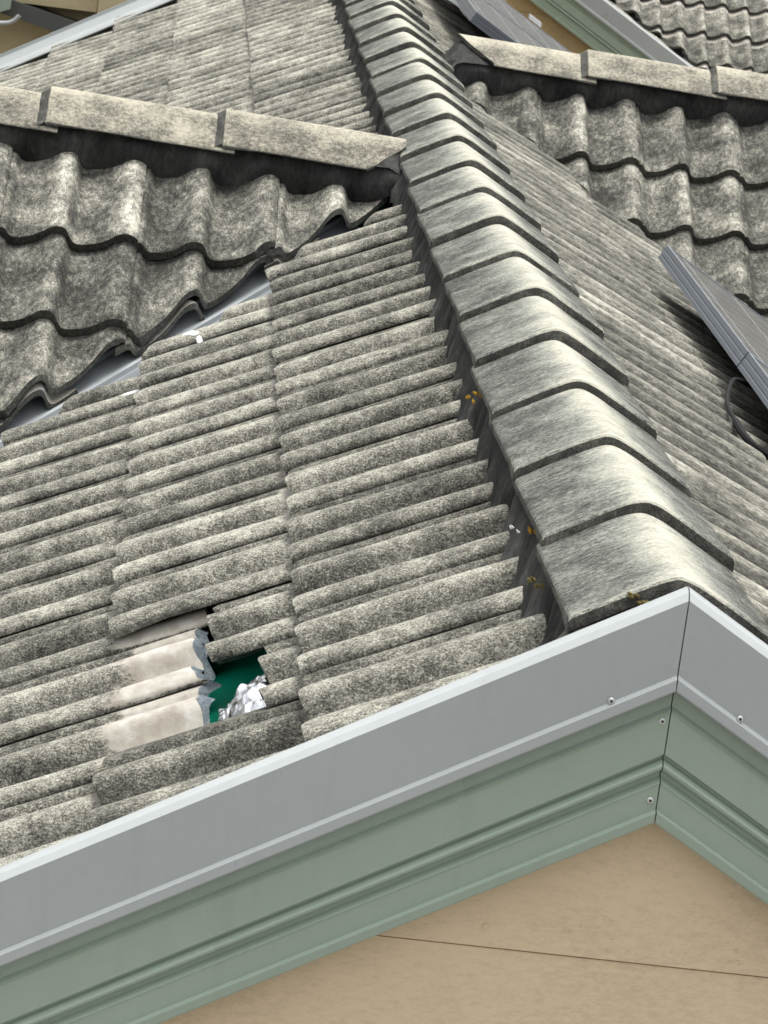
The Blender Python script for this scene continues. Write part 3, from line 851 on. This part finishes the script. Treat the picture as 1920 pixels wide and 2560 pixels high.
solar_panel(.600, 3.325, 1.375, 1.0, ZP, 'dark solar panel beside the right cross gable, upper one of the near pair', gname)
solar_panel(.600, 1.935, 1.378, 1.0, ZP, 'dark solar panel cut by the right picture edge, lower one of the near pair', gname)
ZP2 = ZS+.17
solar_panel(.338, 8.075, 1.535, 1.0, ZP2, 'far solar panel rising beyond the right cross gable ridge', gname)
solar_panel(.338, 9.625, 1.535, 1.0, ZP2, 'farthest solar panel at the top edge, beyond the right cross gable ridge', gname)
# hanging cable loop + junction under the lower panel
ccb = MB()
cc = [(.60, 3.22, -.345), (.555, 3.17, -.325), (.510, 2.96, -.318), (.487, 2.80, -.312), (.476, 2.62, -.306), (.480, 2.52, -.312), (.505, 2.50, -.33), (.545, 2.56, -.355), (.60, 2.65, -.385), (.68, 2.72, -.42)]
from mathutils.geometry import interpolate_bezier
def smooth(pts, n=6):
    P = [Vector(p) for p in pts]; out = []
    for i in range(len(P)-1):
        p0 = P[max(i-1, 0)]; p1 = P[i]; p2 = P[i+1]; p3 = P[min(i+2, len(P)-1)]
        for k in range(n):
            s_ = k/n
            out.append(.5*((2*p1)+(p2-p0)*s_+(2*p0-5*p1+4*p2-p3)*s_*s_+(3*p1-p0-3*p2+p3)*s_**3))
    out.append(P[-1]); return out
ccb.tube(smooth(cc), [.0045 if i < 24 else .0075 for i in range(len(smooth(cc)))], 8)
cb = ccb.build('cable', m_black, None, True, loc=(.55, 2.8, -.33))
tag(cb, 'black cable looping out under the near solar panels', 'cable')
# clamp on the far panel edge
cm = MB(); cm.box((.82, 11.16, -.352), (.055, 0, -.032), (0, .03, 0), (0, 0, .02))
ce = bpy.data.objects
cmo = cm.build('panel_clamp', m_white, None, False, loc=(.85, 11.17, -.36)); tag(cmo, 'small white clamp on the far edge of the farthest solar panel', 'clamp')

# ------------------------------------------------------------------ second house (upper right)
h2 = empty('house', (.645, 20, -5), 'neighbouring house at the upper right with a green bargeboard and tiled roof', 'house')
OX, OY = .645, 15.0
rake(CAPP, 1, 5.0, 'barge_capping', m_greymet, h2, OX, OY, 0, 'grey barge capping on the neighbouring house')
rake(CAPP, -1, 3.3, 'barge_capping', m_greymet, h2, OX, OY, 0)
soft(rake(GRN, 1, 5.0, 'bargeboard', m_green, h2, OX, OY, 0, 'sage green bargeboard on the neighbouring house'), 28)
soft(rake(GRN, -1, 3.3, 'bargeboard', m_green, h2, OX, OY, 0), 28)
gable_wall('gable_wall', OX, OY, 0, m_wall2, h2, -5, 3.2, jb=.66, label='ochre gable wall of the neighbouring house')
S_2 = Slope((OX, 0, 0), (ct, 0, -st), (0, 1, 0), (st, 0, ct), 0.02, .4/ct)
def front2(k, j): return [((0, OY+.024, 0), (0, 1, 0))]
slope_mesh('tiled_slope', S_2, cells_for(S_2, OY, OY+9, 0, 14), front2, m_tile, h2, 'right roof slope of the neighbouring house', (), 8, 3)
# its cross gable: near slope placed about 19.5 m away
S_2G = Slope((0, 20.7, -.421), (0, -ct, -st), (1, 0, 0), (0, -st, ct), 2.40, .42/ct)
S_2G.G = .34
slope_mesh('tiled_slope', S_2G, cells_x(S_2G, 1.6, 6.5, -1, 9), [((2.70, 19.5, 0), (1, 1, 0))], m_tileg, h2, 'near slope of the neighbouring cross gable in the top right corner', (), 9, 5)
def strip(pts, wdt, name, mat, par):
    pass
vb = MB()
A = Vector((1.7, 20.5, 0)); B_ = Vector((5.2, 17.0, 0))
def zs2(x): return -t*(x-OX)-.10
P0 = [(A.x-.12, A.y-.12, zs2(A.x-.12)), (A.x, A.y, zs2(A.x)), (A.x+.14, A.y+.14, zs2(A.x)+.08)]
P1 = [(B_.x-.12, B_.y-.12, zs2(B_.x-.12)), (B_.x, B_.y, zs2(B_.x)), (B_.x+.14, B_.y+.14, zs2(B_.x)+.08)]
vb.loft([P0, P1], closed=False)
vb.build('valley_flashing', m_valley, h2)
shh = MB(); shh.box((OX-3.0, OY+.1, -5), (.15, 0, 0), (0, 9, 0), (0, 0, 3.0)); shh.box((OX-3.0, OY+9, -5), (6.5, 0, 0), (0, .15, 0), (0, 0, 3.0)); shh.build('side_wall', m_wall2, h2)

# ------------------------------------------------------------------ third building, upper left
h3 = empty('house', (-2.5, 13.5, -5), 'cream clad house wall at the upper left behind the far roof edge', 'house')
mb = MB()
mb.box((-6, 13.06, -5), (4.97, 0, 0), (0, .2, 0), (0, 0, 3.943)); mb.build('cladding', m_wall3, h3, label='lower cream cladding below the dark fascia')
mb = MB(); mb.box((-6, 13.06, -1.054), (4.97, 0, 0), (0, .2, 0), (0, 0, .345)); mb.build('cladding', m_wall3, h3)
mb = MB(); mb.box((-6, 12.95, -.735), (4.972, 0, 0), (0, .3, 0), (0, 0, 3.2)); mb.build('cladding', m_wall3, h3)
mb = MB(); mb.box((-1.024, 12.90, -.842), (1.9, 0, 0), (0, .4, 0), (0, 0, 3.4)); mb.build('cladding', m_wall3, h3, label='projecting cream wall panel right of the dark fascia')
mb = MB(); mb.box((-1.018, 12.95, -5), (1.9, 0, 0), (0, .4, 0), (0, 0, 4.155)); mb.build('cladding', m_wall3, h3)
fb = MB()
fb.loft([[(x, 12.93, z), (x, 13.05, z), (x, 13.05, z-.078), (x, 12.93, z-.078)] for x, z in ((-3.2, -.728+.391), (-1.026, -.812))])
fb.build('fascia', m_beam, h3, label='dark grey sloping fascia board')
fb = MB()
fb.loft([[(-1.60, 12.80, -.83), (-1.60, 12.92, -.83), (-1.60, 12.92, -.70), (-1.60, 12.80, -.70)], [(-1.425, 12.80, -.755), (-1.425, 12.92, -.755), (-1.425, 12.92, -.70), (-1.425, 12.80, -.70)]])
fb.build('eaves_trim', m_green, h3, label='pale green eaves trim in the top left corner')
pp = MB(); pp.tube(smooth([(-2.0, 12.6, -.70), (-1.7, 12.6, -.775), (-1.50, 12.6, -.800), (-1.44, 12.6, -.802), (-1.40, 12.6, -.790), (-1.375, 12.6, -.765), (-1.37, 12.6, -.758)]), .011, 10)
po = pp.build('pipe', m_greymet, None, True, loc=(-1.44, 12.6, -.80))
tag(po, 'grey bent pipe end poking in at the upper left edge', 'pipe')
